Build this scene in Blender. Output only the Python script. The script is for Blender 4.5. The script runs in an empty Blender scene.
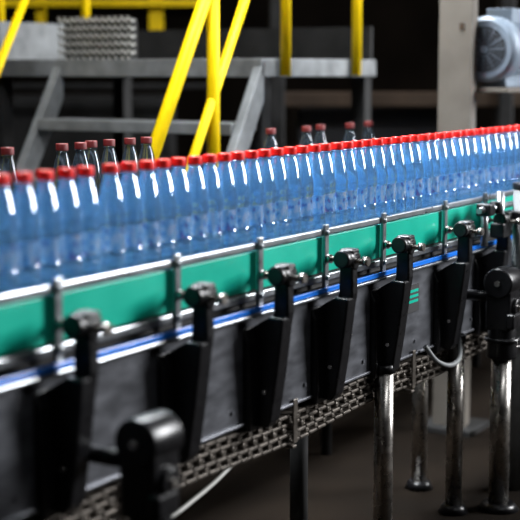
import bpy, bmesh, math, random
from mathutils import Vector, Matrix
random.seed(4)
S=bpy.context.scene
S.view_settings.view_transform='Standard'
COL=S.collection

# ---------------------------------------------------------------- materials
def newmat(name):
    m=bpy.data.materials.new(name); m.use_nodes=True
    nt=m.node_tree; b=nt.nodes['Principled BSDF']
    return m,nt,b
def mat(name,col,rough=.5,metal=0.,noise=0.,nscale=20.,bump=0.,spec=.5,stretch=(1,1,1)):
    m,nt,b=newmat(name)
    b.inputs['Roughness'].default_value=rough
    b.inputs['Metallic'].default_value=metal
    b.inputs['Specular IOR Level'].default_value=spec
    b.inputs['Base Color'].default_value=(*col,1)
    if noise>0 or bump>0:
        tc=nt.nodes.new('ShaderNodeTexCoord'); mp=nt.nodes.new('ShaderNodeMapping')
        mp.inputs['Scale'].default_value=stretch
        n=nt.nodes.new('ShaderNodeTexNoise'); n.inputs['Scale'].default_value=nscale; n.inputs['Detail'].default_value=5
        nt.links.new(tc.outputs['Object'],mp.inputs['Vector']); nt.links.new(mp.outputs['Vector'],n.inputs['Vector'])
        if noise>0:
            r=nt.nodes.new('ShaderNodeValToRGB')
            r.color_ramp.elements[0].position=.3; r.color_ramp.elements[1].position=.7
            r.color_ramp.elements[0].color=(*[c*(1-noise) for c in col],1)
            r.color_ramp.elements[1].color=(*[min(1,c*(1+noise)) for c in col],1)
            nt.links.new(n.outputs['Fac'],r.inputs['Fac']); nt.links.new(r.outputs['Color'],b.inputs['Base Color'])
            mr=nt.nodes.new('ShaderNodeMapRange'); mr.inputs['To Min'].default_value=max(.03,rough-.1); mr.inputs['To Max'].default_value=min(1,rough+.12)
            nt.links.new(n.outputs['Fac'],mr.inputs['Value']); nt.links.new(mr.outputs['Result'],b.inputs['Roughness'])
        if bump>0:
            bp=nt.nodes.new('ShaderNodeBump'); bp.inputs['Strength'].default_value=bump; bp.inputs['Distance'].default_value=.01
            nt.links.new(n.outputs['Fac'],bp.inputs['Height']); nt.links.new(bp.outputs['Normal'],b.inputs['Normal'])
    return m
M_steel=mat('stainless_steel',(.60,.57,.53),.27,1.,.15,30)
M_plate=mat('side_plate_steel',(.12,.125,.14),.36,.6,.3,12,stretch=(1,1,3))
M_rail=mat('rail_aluminium',(.35,.37,.39),.30,.9,.12,25)
M_black=mat('black_plastic',(.005,.005,.006),.30,0,.2,60,.05,spec=.38)
M_green=mat('teal_guard',(.0,.40,.28),.34,0,.12,6,spec=.35)
M_blue=mat('blue_wear_strip',(.01,.17,.72),.24)
M_yel=mat('yellow_paint',(.80,.55,.0),.5,0,.08,15,spec=.2)
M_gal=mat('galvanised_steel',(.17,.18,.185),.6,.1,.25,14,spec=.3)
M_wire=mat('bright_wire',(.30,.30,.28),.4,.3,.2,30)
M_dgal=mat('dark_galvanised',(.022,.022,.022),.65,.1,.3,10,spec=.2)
M_chain=mat('chain_links',(.12,.105,.09),.36,.6,.4,40)
M_motor=mat('motor_paint',(.19,.235,.29),.4,.2,.1,20)
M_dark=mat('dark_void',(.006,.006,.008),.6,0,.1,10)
M_col=mat('column_paint',(.12,.108,.093),.65,.0,.12,8,spec=.2)
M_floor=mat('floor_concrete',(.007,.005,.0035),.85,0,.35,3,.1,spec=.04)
M_wall=mat('wall_paint',(.018,.014,.011),.9,0,.35,1.5,spec=.1)
M_ceil=mat('ceiling_paint',(.03,.03,.03),.8,0,.2,2)
M_brown=mat('brown_timber',(.045,.03,.02),.7,0,.3,8,spec=.2)
M_white=mat('white_cable',(.45,.45,.42),.5)
M_grn2=mat('green_paint',(.02,.12,.06),.5)
M_cap=mat('red_cap',(.82,.018,.014),.28,0,.05,50)
M_capd=mat('shaded_red_cap',(.12,.008,.008),.5)  # red cap darkened in colour for the unlit rear bottles

def watermat(name,col,tcol,trans,fac,coat=.0,ior=1.8):
    m,nt,b=newmat(name)
    b.inputs['Base Color'].default_value=(*col,1)
    b.inputs['Roughness'].default_value=.01
    b.inputs['IOR'].default_value=1.36
    b.inputs['Transmission Weight'].default_value=trans
    b.inputs['Coat Weight'].default_value=coat
    b.inputs['Coat IOR'].default_value=ior
    b.inputs['Coat Roughness'].default_value=.06
    tr=nt.nodes.new('ShaderNodeBsdfTranslucent'); tr.inputs['Color'].default_value=(*tcol,1)
    mx=nt.nodes.new('ShaderNodeMixShader'); mx.inputs['Fac'].default_value=fac
    out=nt.nodes['Material Output']
    nt.links.new(b.outputs[0],mx.inputs[1]); nt.links.new(tr.outputs[0],mx.inputs[2]); nt.links.new(mx.outputs[0],out.inputs['Surface'])
    return m,nt,b
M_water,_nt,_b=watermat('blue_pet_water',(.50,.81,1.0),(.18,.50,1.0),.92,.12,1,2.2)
M_waterd,_,_=watermat('shaded_clear_pet',(.22,.28,.34),(.06,.10,.14),.93,.02,.0)  # rear bottle plastic, with the shade of the unlit line in its colour
M_label,nt,b=watermat('bottle_label_film',(.36,.62,.92),(.22,.53,1.0),.76,.16,1,2.2)
tc=nt.nodes.new('ShaderNodeTexCoord'); mp=nt.nodes.new('ShaderNodeMapping'); mp.inputs['Scale'].default_value=(1,1,.6)
n=nt.nodes.new('ShaderNodeTexNoise'); n.inputs['Scale'].default_value=70; n.inputs['Detail'].default_value=2
r=nt.nodes.new('ShaderNodeValToRGB'); e=r.color_ramp.elements
e[0].position=.41; e[0].color=(1,1,1,1); e[1].position=.46; e[1].color=(.48,.80,1,1)
x=e.new(.56); x.color=(.40,.73,1,1); x=e.new(.60); x.color=(.02,.10,.5,1); x=e.new(.70); x.color=(.5,.06,.10,1)
nt.links.new(tc.outputs['Object'],mp.inputs['Vector']); nt.links.new(mp.outputs['Vector'],n.inputs['Vector'])
nt.links.new(n.outputs['Fac'],r.inputs['Fac']); nt.links.new(r.outputs['Color'],b.inputs['Base Color'])

# ---------------------------------------------------------------- helpers
def empty(name,loc=(0,0,0)):
    o=bpy.data.objects.new(name,None); COL.objects.link(o); o.location=loc; o.empty_display_size=.1
    return o
def finish(name,bm,mats,parent=None,smooth=False,bevel=0,seg=2):
    me=bpy.data.meshes.new(name); bmesh.ops.recalc_face_normals(bm,faces=bm.faces); bm.to_mesh(me); bm.free()
    for m in (mats if isinstance(mats,(list,tuple)) else [mats]): me.materials.append(m)
    if smooth:
        for p in me.polygons: p.use_smooth=True
    o=bpy.data.objects.new(name,me); COL.objects.link(o)
    if parent is not None:
        o.parent=parent; o.matrix_parent_inverse=Matrix.Translation(parent.location).inverted()
    if bevel>0:
        md=o.modifiers.new('bevel','BEVEL'); md.width=bevel; md.segments=seg; md.limit_method='ANGLE'; md.angle_limit=.6
    return o
def add_box(bm,c,s,mi=0,rot=None):
    M=Matrix.Translation(c)
    if rot is not None: M=M@rot
    M=M@Matrix.Diagonal((s[0],s[1],s[2],1))
    g=bmesh.ops.create_cube(bm,size=1,matrix=M)
    fs=set(f for v in g['verts'] for f in v.link_faces)
    for f in fs: f.material_index=mi
def add_cyl(bm,p0,p1,r,mi=0,n=20,r2=None,smooth=True):
    p0=Vector(p0);p1=Vector(p1);d=p1-p0
    q=d.to_track_quat('Z','Y').to_matrix().to_4x4()
    M=Matrix.Translation((p0+p1)/2)@q
    g=bmesh.ops.create_cone(bm,cap_ends=True,segments=n,radius1=r,radius2=r if r2 is None else r2,depth=d.length,matrix=M)
    fs=set(f for v in g['verts'] for f in v.link_faces)
    for f in fs:
        f.material_index=mi
        if smooth and len(f.verts)==4: f.smooth=True
def box(name,c,s,m,parent=None,bevel=0,rot=None):
    bm=bmesh.new(); add_box(bm,c,s,0,rot); return finish(name,bm,m,parent,bevel=bevel)
def bx(name,x0,x1,y0,y1,z0,z1,m,parent=None,bevel=0):
    return box(name,((x0+x1)/2,(y0+y1)/2,(z0+z1)/2),(abs(x1-x0),abs(y1-y0),abs(z1-z0)),m,parent,bevel)
def cyl(name,p0,p1,r,m,parent=None,n=24,r2=None):
    bm=bmesh.new(); add_cyl(bm,p0,p1,r,0,n,r2); return finish(name,bm,m,parent)
def prism(bm,pts,x0,x1,mi=0):
    a=[bm.verts.new((x0,y,z)) for y,z in pts]; b=[bm.verts.new((x1,y,z)) for y,z in pts]
    n=len(pts); fs=[bm.faces.new(a),bm.faces.new(b[::-1])]
    for i in range(n): fs.append(bm.faces.new((a[i],b[i],b[(i+1)%n],a[(i+1)%n])))
    for f in fs: f.material_index=mi
def tube_curve(name,pts,r,m,parent=None):
    cu=bpy.data.curves.new(name,'CURVE'); cu.dimensions='3D'; cu.bevel_depth=r; cu.bevel_resolution=4; cu.use_fill_caps=True
    sp=cu.splines.new('BEZIER'); sp.bezier_points.add(len(pts)-1)
    for bp,p in zip(sp.bezier_points,pts): bp.co=p; bp.handle_left_type=bp.handle_right_type='AUTO'
    cu.materials.append(m); o=bpy.data.objects.new(name,cu); COL.objects.link(o)
    if parent is not None:
        o.parent=parent; o.matrix_parent_inverse=Matrix.Translation(parent.location).inverted()
    return o

# ---------------------------------------------------------------- room
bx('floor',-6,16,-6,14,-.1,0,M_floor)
bx('ceiling',-6,16,-6,14,6,6.1,M_ceil)
bx('wall_back',-6,16,14,14.1,0,6,M_wall)
bx('wall_right',16,16.1,-6,14,0,6,M_wall)
bx('wall_left',-6.1,-6,-6,14,0,6,M_wall)
bx('wall_front',-6,16,-6.1,-6,0,6,M_wall)

# ---------------------------------------------------------------- bottles
def bottle_mesh(name,mw,ml,mc,n=60,flute=True):
    prof=[(0,.012),(.008,.010),(.016,.003),(.022,0),(.028,.001),(.031,.006),(.0325,.014),(.0325,.020),(.0308,.025),(.0325,.030),(.0325,.038),
          (.0308,.043),(.0325,.048),(.0325,.056),(.0305,.060),(.0300,.066),(.0300,.105),(.0305,.111),(.0325,.117),(.0325,.124),
          (.0310,.128),(.0325,.132),(.0322,.140),(.0306,.153),(.0284,.167),(.0258,.181),(.0230,.194),(.0200,.206),(.0168,.217),(.0146,.222),(.0140,.2245),
          (.0180,.2255),(.0180,.228),(.0140,.2285),(.0140,.232)]
    cap=[(.0140,.2300),(.0172,.2300),(.0177,.232),(.0177,.247),(.0167,.2495),(.0,.250)]
    bm=bmesh.new()
    def lathe(pr,mi_f,nn,ribs=False):
        rings=[]
        for (r,z) in pr:
            if r<1e-6: rings.append([bm.verts.new((0,0,z))]); continue
            ring=[]
            for i in range(nn):
                rr=r; a=2*math.pi*i/nn
                if ribs and .231<z<.248 and i%2: rr=r*.955
                if not ribs and flute:
                    if z<.012: rr=r*(1-.10*max(0,math.cos(5*a))) 
                    elif z<.058: rr=r*(1-.045*(.5+.5*math.cos(10*a)))
                    elif .062<z<.108: rr=r*(1-.025*(.5+.5*math.cos(8*a)))
                ring.append(bm.verts.new((rr*math.cos(a),rr*math.sin(a),z)))
            rings.append(ring)
        for k in range(len(rings)-1):
            A,B=rings[k],rings[k+1]; mi=mi_f((pr[k][1]+pr[k+1][1])/2)
            for i in range(nn):
                j=(i+1)%nn
                if len(A)==1: f=bm.faces.new((A[0],B[j],B[i]))
                elif len(B)==1: f=bm.faces.new((A[i],A[j],B[0]))
                else: f=bm.faces.new((A[i],A[j],B[j],B[i]))
                f.material_index=mi; f.smooth=True
    lathe(prof,lambda z:1 if .062<z<.110 else 0,n)
    lathe(cap,lambda z:2,48,True)
    me=bpy.data.meshes.new(name); bmesh.ops.recalc_face_normals(bm,faces=bm.faces); bm.to_mesh(me); bm.free()
    for m in (mw,ml,mc): me.materials.append(m)
    return me
BM=bottle_mesh('water_bottle_mesh',M_water,M_label,M_cap)
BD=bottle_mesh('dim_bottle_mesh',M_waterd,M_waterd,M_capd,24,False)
row=empty('water_bottle_row',(3.6,1.852,1.0))
k=0
def addb(me,loc,parent,nm):
    o=bpy.data.objects.new(nm,me); COL.objects.link(o); o.parent=parent
    o.matrix_parent_inverse=Matrix.Translation(parent.location).inverted()
    o.location=loc; o.rotation_euler=(0,0,random.uniform(0,6.28))
s=2.050-.133
while s<6.2:
    k+=1
    addb(BM,(s,1.852+random.uniform(-.003,.003),1.0),row,'bottle_%02d'%k)
    s+= .0665
    if k==8: s+=.028

# ---------------------------------------------------------------- conveyor
cv=empty('bottle_conveyor',(3.6,1.852,0))
X0,X1=1.2,7.0
bx('carrying_chain',X0,X1,1.795,1.91,.975,.9995,M_dgal,cv)
bx('top_rail',X0,X1,1.772,1.784,1.011,1.028,M_rail,cv,.003)
bx('teal_guard_strip',X0,X1,1.780,1.790,.908,1.006,M_green,cv,.002)
bx('lower_rail',X0,X1,1.770,1.786,.885,.904,M_rail,cv,.003)
bx('blue_wear_strip',X0,X1,1.749,1.757,.859,.873,M_blue,cv,.002)
bx('wear_strip_ledge',X0,X1,1.757,1.790,.856,.868,M_dgal,cv,.002)
bx('ledge_angle',X0,X1,1.746,1.790,.849,.857,M_rail,cv,.002)
bx('side_plate',X0,X1,1.772,1.780,.585,.849,M_plate,cv,.002)
bx('side_plate_flange',X0,X1,1.764,1.800,.578,.586,M_plate,cv,.002)
bx('far_side_plate',X0,X1,1.925,1.933,.585,.99,M_plate,cv)
bx('far_rail',X0,X1,1.925,1.937,1.010,1.029,M_rail,cv)
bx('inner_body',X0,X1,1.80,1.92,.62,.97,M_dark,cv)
posts=[1.80,2.178,2.605,2.973,3.322,3.68,4.133,4.474,4.84,5.2,5.6,6.0,6.4]
bm=bmesh.new()
for p in posts:
    add_box(bm,(p,1.768,.952),(.022,.010,.178))
    add_box(bm,(p,1.931,.952),(.022,.010,.17))
    add_cyl(bm,(p,1.763,1.018),(p,1.757,1.018),.007,n=10)
    add_cyl(bm,(p,1.763,.895),(p,1.757,.895),.007,n=10)
finish('guard_posts',bm,M_rail,cv,bevel=.002)
def bracket(p):
    bm=bmesh.new(); Y=lambda L:1.78-L
    pts=[(.062,.945),(.060,.86),(.052,.835),(.040,.80),(.078,.70),(.094,.80),(.104,.86),(.102,.945)]
    prism(bm,[(Y(l),z) for l,z in pts],p-.016,p+.016)
    wing=[(.062,.850),(.034,.834),(.014,.822),(.010,.790),(.010,.60),(.018,.572),(.048,.562),(.066,.585),(.084,.70),(.097,.80),(.102,.850)]
    prism(bm,[(Y(l),z) for l,z in wing],p-.040,p+.012)
    base=[(.008,.825),(.008,.575),(.026,.558),(.032,.60),(.026,.79)]
    prism(bm,[(Y(l),z) for l,z in base],p-.078,p+.020)
    finish('bracket_arm',bm,M_black,cv,bevel=.006,seg=3)
    bm=bmesh.new()
    add_cyl(bm,(p,Y(.058),.948),(p,Y(.106),.948),.025,n=24)
    add_cyl(bm,(p-.028,Y(.084),.955),(p+.026,Y(.084),.955),.023,n=20)
    add_cyl(bm,(p-.050,Y(.084),.955),(p-.026,Y(.084),.955),.025,n=12)
    add_box(bm,(p,Y(.084),.969),(.040,.042,.022))
    finish('bracket_clamp',bm,M_black,cv,bevel=.005,seg=3)
    bm=bmesh.new()
    add_cyl(bm,(p,Y(.012),.948),(p,Y(.140),.948),.0065,n=14)
    add_cyl(bm,(p,Y(.018),.948),(p,Y(.032),.948),.012,n=6)
    add_cyl(bm,(p,Y(.126),.948),(p,Y(.142),.948),.012,n=12)
    add_cyl(bm,(p-.045,Y(.05),.66),(p-.038,Y(.05),.66),.006,n=6)
    finish('bracket_rod',bm,M_steel,cv)
for p in posts: bracket(p)
bm=bmesh.new()
for p in posts:
    for dx,z in ((.10,.80),(.24,.62)):
        add_cyl(bm,(p+dx,1.773,z),(p+dx,1.767,z),.006,n=6)
finish('plate_bolts',bm,M_plate,cv)
bx('plate_badge',3.85,3.94,1.768,1.773,.715,.80,M_dark,cv)
bm=bmesh.new()
for i in range(3): add_box(bm,(3.895,1.767,.785-.016*i-.004),(.07,.002,.008))
finish('badge_print',bm,M_green,cv)
bm=bmesh.new()
pitch=.050
s=X0
while s<6.6:
    sag=.016*math.sin((s+.2)*math.pi/.95)**2
    for t,z in enumerate((.566,.541,.516,.491)):
        off=pitch/2 if (t%2) else 0
        add_box(bm,(s+off,1.832,z-sag),(.046,.122-.010*(t%2),.009))
        if t<3:
            add_cyl(bm,(s+off-.012,1.776,z-.0125-sag),(s+off-.012,1.89,z-.0125-sag),.0085,n=10)
            add_box(bm,(s+off+.012,1.835,z-.0125-sag),(.010,.100,.018))
    s+=pitch
finish('return_chain',bm,M_chain,cv,bevel=.0025,seg=1)
bm=bmesh.new()
for p in (2.4,3.15,3.9,4.7,5.5):
    add_box(bm,(p,1.765,.535),(.022,.006,.12)); add_box(bm,(p,1.84,.465),(.022,.15,.008))
finish('return_chain_hangers',bm,M_chain,cv,bevel=.002)
legs=((3.65,1.745,.028),(4.19,1.745,.027),(4.38,1.955,.026),(3.55,1.975,.027),(5.2,1.745,.028),(5.2,1.955,.028),(2.0,1.975,.028))
bm=bmesh.new()
for (lx,ly,r) in legs[:3]+legs[4:]: add_cyl(bm,(lx,ly,.03),(lx,ly,.60),r,n=28)
finish('leg_tubes',bm,M_steel,cv)
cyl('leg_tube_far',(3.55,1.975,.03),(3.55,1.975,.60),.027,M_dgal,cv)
bm=bmesh.new()
for (lx,ly,r) in legs:
    add_cyl(bm,(lx,ly,0),(lx,ly,.03),.05,r2=.035)
    add_cyl(bm,(lx,ly,.575),(lx,ly,.60),.032)
finish('leg_feet',bm,M_black,cv)

def support(px,py,tr,ztop):
    bm=bmesh.new()
    add_box(bm,(px,py,ztop-.12),(.090,.085,.17))
    add_cyl(bm,(px-.052,py,ztop-.048),(px+.052,py,ztop-.048),.050,n=28)
    add_cyl(bm,(px,py-.056,ztop-.13),(px,py+.05,ztop-.13),.032,n=24)
    add_cyl(bm,(px,py,ztop-.30),(px,py,ztop-.19),tr+.018,r2=tr+.012,n=28)
    add_cyl(bm,(px,py,ztop-.245),(px,py,ztop-.230),tr+.026,n=28)
    add_box(bm,(px+.035,py-.03,ztop-.265),(.06,.035,.055))
    add_box(bm,(px-.02,py-.045,ztop-.17),(.07,.03,.05))
    finish('support_head',bm,M_black,cv,bevel=.007,seg=3)
    bm=bmesh.new()
    add_cyl(bm,(px,py,.02),(px,py,ztop-.29),tr,n=32)
    add_cyl(bm,(px-.058,py,ztop-.048),(px-.05,py,ztop-.048),.010,n=6)
    add_cyl(bm,(px,py-.063,ztop-.13),(px,py-.05,ztop-.13),.010,n=6)
    add_cyl(bm,(px+.04,py-.055,ztop-.27),(px+.04,py+.03,ztop-.27),.007,n=10)
    finish('support_tube',bm,M_steel,cv)
    cyl('support_arm',(px,py+.02,ztop-.10),(px,1.775,ztop-.10),.018,M_black,cv)
    cyl('support_foot',(px,py,0),(px,py,.025),.07,M_black,cv,r2=.05)
support(4.30,1.63,.033,.815)
support(2.205,1.565,.032,.780)
bm=bmesh.new()
add_cyl(bm,(4.55,1.66,.0),(4.55,1.66,1.06),.034,n=28)
finish('guide_post',bm,M_gal,cv)
bm=bmesh.new()
add_cyl(bm,(4.30,1.70,.88),(4.30,1.70,1.02),.012,n=14)
add_cyl(bm,(4.25,1.70,1.0),(4.6,1.70,1.0),.010,n=14)
add_cyl(bm,(4.44,1.70,.90),(4.44,1.70,1.05),.014,n=14)
finish('guide_post_rods',bm,M_rail,cv)
bm=bmesh.new()
add_box(bm,(4.31,1.70,1.0),(.05,.05,.04)); add_box(bm,(4.55,1.66,.96),(.11,.1,.04)); add_box(bm,(4.55,1.66,.74),(.10,.1,.06))
add_cyl(bm,(4.40,1.70,1.02),(4.40,1.70,.98),.022); add_cyl(bm,(4.55,1.66,1.05),(4.55,1.66,1.075),.038)
add_box(bm,(4.44,1.70,.92),(.06,.05,.05))
finish('guide_post_clamps',bm,M_black,cv,bevel=.005)
tube_curve('hanging_cable',[(3.95,1.75,.60),(3.99,1.72,.545),(4.08,1.70,.53),(4.16,1.72,.57),(4.18,1.75,.66)],.008,M_gal,cv)
tube_curve('white_cable',[(2.35,1.80,.45),(2.55,1.79,.42),(2.72,1.79,.44),(2.86,1.79,.475),(2.95,1.80,.50)],.005,M_white,cv)

# ---------------------------------------------------------------- rear conveyor with bottles coloured dark as unlit
def P(r,a): return (.8596*a+.511*r, .511*a-.8596*r)
ang=math.atan2(-.8596,.511)
R4=Matrix.Rotation(ang,4,'Z')
def rbox(name,r0,r1,a0,a1,z0,z1,m,parent,bevel=0):
    c=P((r0+r1)/2,(a0+a1)/2)
    return box(name,(c[0],c[1],(z0+z1)/2),(r1-r0,a1-a0,z1-z0),m,parent,bevel,R4)
rc=empty('rear_conveyor',(4,2.5,0))
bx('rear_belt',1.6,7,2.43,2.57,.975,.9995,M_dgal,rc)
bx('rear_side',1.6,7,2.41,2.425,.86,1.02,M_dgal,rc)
bx('rear_side_far',1.6,7,2.575,2.59,.86,1.02,M_dgal,rc)
bm=bmesh.new()
for x_ in (1.8,3.2,4.6,6.4):
    for y_ in (2.44,2.56): add_cyl(bm,(x_,y_,0),(x_,y_,.975),.02)
finish('rear_legs',bm,M_dgal,rc)
rb=empty('rear_bottle_group',(4,2.5,1.0))
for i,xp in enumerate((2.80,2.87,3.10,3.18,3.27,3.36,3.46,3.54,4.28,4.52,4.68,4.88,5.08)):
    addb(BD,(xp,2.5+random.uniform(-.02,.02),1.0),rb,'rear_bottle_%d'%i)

# ---------------------------------------------------------------- access platform + stair + railing
pf=empty('access_platform',(5.3,3.3,0))
YN,YF=2.862,3.87; XT=4.814; ZD=1.47; XE=5.82
bx('deck_plate',XT,XE,YN,YF+.4,ZD-.012,ZD+.012,M_gal,pf)
bx('deck_channel_near',XT,XE,YN-.02,YN,ZD-.045,ZD+.03,M_gal,pf,.004)
bx('deck_channel_front',XT-.02,XT,YN-.02,YF+.42,ZD-.045,ZD+.03,M_gal,pf,.004)
bx('deck_channel_far',XT,XE,YF+.40,YF+.42,ZD-.045,ZD+.03,M_gal,pf,.004)
bx('toe_board_far',XT+.05,XE,YF+.38,YF+.40,ZD+.03,ZD+.20,M_gal,pf)
bx('toe_board_right',XE-.02,XE,YN,YF+.4,ZD+.03,ZD+.18,M_dgal,pf)
bm=bmesh.new()
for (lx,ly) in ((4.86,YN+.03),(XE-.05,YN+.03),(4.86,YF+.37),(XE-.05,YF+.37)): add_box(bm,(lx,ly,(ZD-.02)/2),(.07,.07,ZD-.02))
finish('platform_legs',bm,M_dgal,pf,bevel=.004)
sl=1.6
run=ZD/sl
def stringer(y0,y1,nm):
    bm=bmesh.new()
    a=[(XT,ZD+.03),(XT-run-.02,0.0),(XT-run+.09,0.0),(XT,ZD-.14)]
    A=[bm.verts.new((x,y0,z)) for x,z in a]; B=[bm.verts.new((x,y1,z)) for x,z in a]
    bm.faces.new(A); bm.faces.new(B[::-1])
    for i in range(4): bm.faces.new((A[i],B[i],B[(i+1)%4],A[(i+1)%4]))
    finish(nm,bm,M_gal,pf,bevel=.004)
stringer(YN-.02,YN+.02,'stair_stringer_near'); stringer(YF-.02,YF+.02,'stair_stringer_far')
bm=bmesh.new()
for i in range(1,6):
    z=ZD-i*.24; x=XT-i*.24/sl
    add_box(bm,(x+.07,(YN+YF)/2,z),(.20,YF-YN-.04,.035))
    add_box(bm,(x-.032,(YN+YF)/2,z-.005),(.012,YF-YN-.04,.045))
finish('stair_treads',bm,M_gal,pf,bevel=.003)
bm=bmesh.new()
def rr(p0,p1,r=.021): add_cyl(bm,p0,p1,r,n=20)
for yy in (YN-.045,YF+.045):
    t=.62
    rr((4.165-t*.6,yy,1.418-t*.6*sl),(4.165+.58,yy,1.418+.58*sl),.025)
    rr((4.39-t*.75,yy,1.34-t*.75*sl),(4.39+.40,yy,1.34+.40*sl),.018)
    rr((4.40,yy,.80),(4.40,yy,2.05),.024)
    y2=yy if yy<3 else YF+.44
    for px in (4.94,5.57): rr((px,y2,ZD-.04),(px,y2,2.40),.022)
    rr((4.78,y2,2.36),(XE,y2,2.36)); rr((4.81,y2,1.98),(XE,y2,1.98),.016)
finish('safety_railing',bm,M_yel,pf)
bm=bmesh.new()
add_box(bm,(4.95,3.75,1.585),(.05,.38,.18))
finish('spare_belt_core',bm,M_dgal,pf,bevel=.02)
bm=bmesh.new()
for i in range(6):
    zz=1.495+i*.034
    add_cyl(bm,(4.92,3.545,zz),(4.92,3.955,zz),.006,n=8)
    for j in range(12):
        y0=3.55+j*.034
        add_cyl(bm,(4.908,y0,zz-.012),(4.908,y0+.026,zz+.016),.006,n=6)
finish('spare_wire_belt',bm,M_wire,pf)

# ---------------------------------------------------------------- column + motor
col=empty('steel_column',(5.23,2.18,0))
bx('column_web',5.19,5.25,2.12,2.24,0,3.4,M_col,col,.006)
bx('column_flange_front',5.165,5.19,2.11,2.25,0,3.4,M_col,col,.003)
bx('column_base',5.10,5.34,2.06,2.30,0,.02,M_dgal,col)
bx('column_bracket',5.25,5.80,1.99,2.18,1.365,1.385,M_col,col,.003)
bx('column_tag',5.160,5.165,2.142,2.162,1.61,1.635,M_brown,col)
mo=empty('electric_motor',(5.4,2.09,1.53))
mc=Vector((5.28,2.098,1.535))
def mx(d): return (mc.x+d,mc.y,mc.z)
bm=bmesh.new()
add_cyl(bm,mx(.0),mx(.09),.130,n=48); add_cyl(bm,mx(-.016),mx(.0),.114,r2=.130,n=48)
add_cyl(bm,mx(.09),mx(.42),.105,n=40)
add_cyl(bm,mx(.42),mx(.47),.125,n=40)
for i in range(32):
    a=i*2*math.pi/32
    rot=Matrix.Rotation(a,4,'X')
    c=Vector(mx(.255))+Vector((0,math.sin(a)*-.112,math.cos(a)*.112))
    add_box(bm,c,(.32,.005,.022),0,rot)
add_box(bm,Vector(mx(.2))+Vector((0,0,.135)),(.12,.11,.06))
finish('motor_housing',bm,M_motor,mo,bevel=.003)
bm=bmesh.new()
add_cyl(bm,mx(-.018),mx(-.015),.092,n=40)
finish('fan_opening',bm,M_dark,mo)
bm=bmesh.new()
for rad in (.03,.045,.06,.075,.09):
    N=40
    for i in range(N):
        a0=2*math.pi*i/N; a1=2*math.pi*(i+1)/N
        add_cyl(bm,(mc.x-.021,mc.y+rad*math.cos(a0),mc.z+rad*math.sin(a0)),(mc.x-.021,mc.y+rad*math.cos(a1),mc.z+rad*math.sin(a1)),.0013,n=6)
for i in range(12):
    a=2*math.pi*i/12
    add_cyl(bm,(mc.x-.022,mc.y,mc.z),(mc.x-.022,mc.y+.094*math.cos(a),mc.z+.094*math.sin(a)),.0013,n=6)
add_cyl(bm,mx(-.026),mx(-.018),.014,n=20)
finish('fan_grille',bm,M_motor,mo)
bm=bmesh.new()
add_box(bm,(5.48,2.098,1.396),(.30,.14,.02)); 
for d in (-.05,.05): add_box(bm,(5.48,2.098+d,1.42),(.26,.02,.06))
finish('motor_foot',bm,M_motor,mo,bevel=.003)

# ---------------------------------------------------------------- background machinery
bmch=empty('bottling_machine',(*P(-1.0,8.3),0))
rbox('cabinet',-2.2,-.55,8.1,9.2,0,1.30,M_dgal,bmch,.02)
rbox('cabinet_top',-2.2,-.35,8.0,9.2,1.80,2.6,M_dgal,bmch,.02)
for i,(r_,w,m) in enumerate(((-1.55,.05,M_grn2),(-1.25,.05,M_yel),(-.62,.08,M_yel),(-2.0,.1,M_dgal),(-.3,.05,M_dgal))):
    rbox('machine_post_%d'%i,r_,r_+w,7.9,7.98,0 if m is M_dgal else 1.5,2.7,m,bmch,.005)
rbox('machine_rail_1',-2.3,-.3,7.85,7.9,1.80,1.84,M_yel,bmch,.005)
rbox('machine_rail_2',-2.3,-.3,7.85,7.9,1.35,1.38,M_dgal,bmch,.005)
pr=empty('storage_rack',(*P(1.0,7.6),0))
rbox('rack_beam_1',.1,2.6,7.4,7.5,1.26,1.34,M_brown,pr,.01)
rbox('rack_beam_2',.1,2.6,7.4,7.5,.55,.66,M_brown,pr,.01)
rbox('rack_beam_3',.1,2.6,7.4,7.5,2.05,2.13,M_brown,pr,.01)
for i,r_ in enumerate((.05,1.25,2.55)): rbox('rack_post_%d'%i,r_,r_+.08,7.38,7.52,0,2.4,M_dgal,pr,.01)
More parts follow.
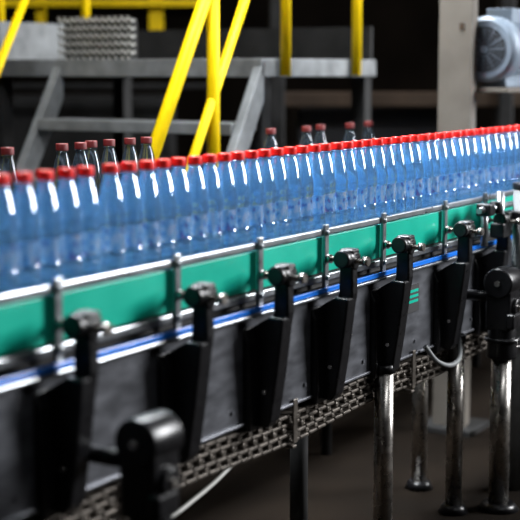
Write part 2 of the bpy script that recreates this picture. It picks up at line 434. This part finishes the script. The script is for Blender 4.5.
rbox('rack_load_1',.2,1.15,7.55,8.3,1.0,1.26,M_dark,pr,.02)
rbox('rack_shelf',.1,2.6,7.5,8.4,.95,1.0,M_brown,pr,.005)

# ---------------------------------------------------------------- lights
w=bpy.data.worlds.new('world'); S.world=w; w.use_nodes=True
w.node_tree.nodes['Background'].inputs[0].default_value=(.55,.65,.8,1); w.node_tree.nodes['Background'].inputs[1].default_value=.04
def area(name,loc,tgt,sx,sy,pw,col,spread=180):
    l=bpy.data.lights.new(name,'AREA'); l.shape='RECTANGLE'; l.size=sx; l.size_y=sy; l.energy=pw; l.color=col
    l.spread=math.radians(spread)
    o=bpy.data.objects.new(name,l); COL.objects.link(o); o.location=loc
    o.rotation_euler=(Vector(tgt)-Vector(loc)).to_track_quat('-Z','Y').to_euler()
area('side_streak_light',(8.9,-3.4,3.8),(3.8,1.85,1.1),2.4,3.0,1250,(.97,.98,1))  # added area light, no window: placed and sized for the bottle shoulder streaks
area('ceiling_lamp_front',(2.2,-1.2,4.4),(3.4,1.85,.9),2.2,.5,20,(.95,.97,1))
area('rear_glow_light',(3.9,2.45,2.7),(3.9,1.85,1.1),3.4,.3,130,(.92,.96,1),120)  # added light above and behind the row, makes the bottles glow through
area('platform_fill_light',(3.2,2.6,3.9),(4.8,3.6,1.3),1.6,.4,42,(.95,.97,1),110)  # added fill light to brighten the stairs and platform, no fixture
area('ceiling_lamp_hall',(8.5,6.5,5.5),(8,5.5,0),2.5,1.0,40,(1,.7,.45))

# ---------------------------------------------------------------- camera
cam=bpy.data.cameras.new('camera'); co=bpy.data.objects.new('camera',cam); COL.objects.link(co); S.camera=co
co.location=(0,0,1.454)
p=math.radians(7.73)
d=Vector((.8596*math.cos(p),.5110*math.cos(p),-math.sin(p)))
co.rotation_euler=d.to_track_quat('-Z','Y').to_euler()
cam.sensor_width=36; cam.lens=1400/520*36
cam.clip_start=.05
cam.dof.use_dof=True; cam.dof.focus_distance=4.1; cam.dof.aperture_fstop=2.1
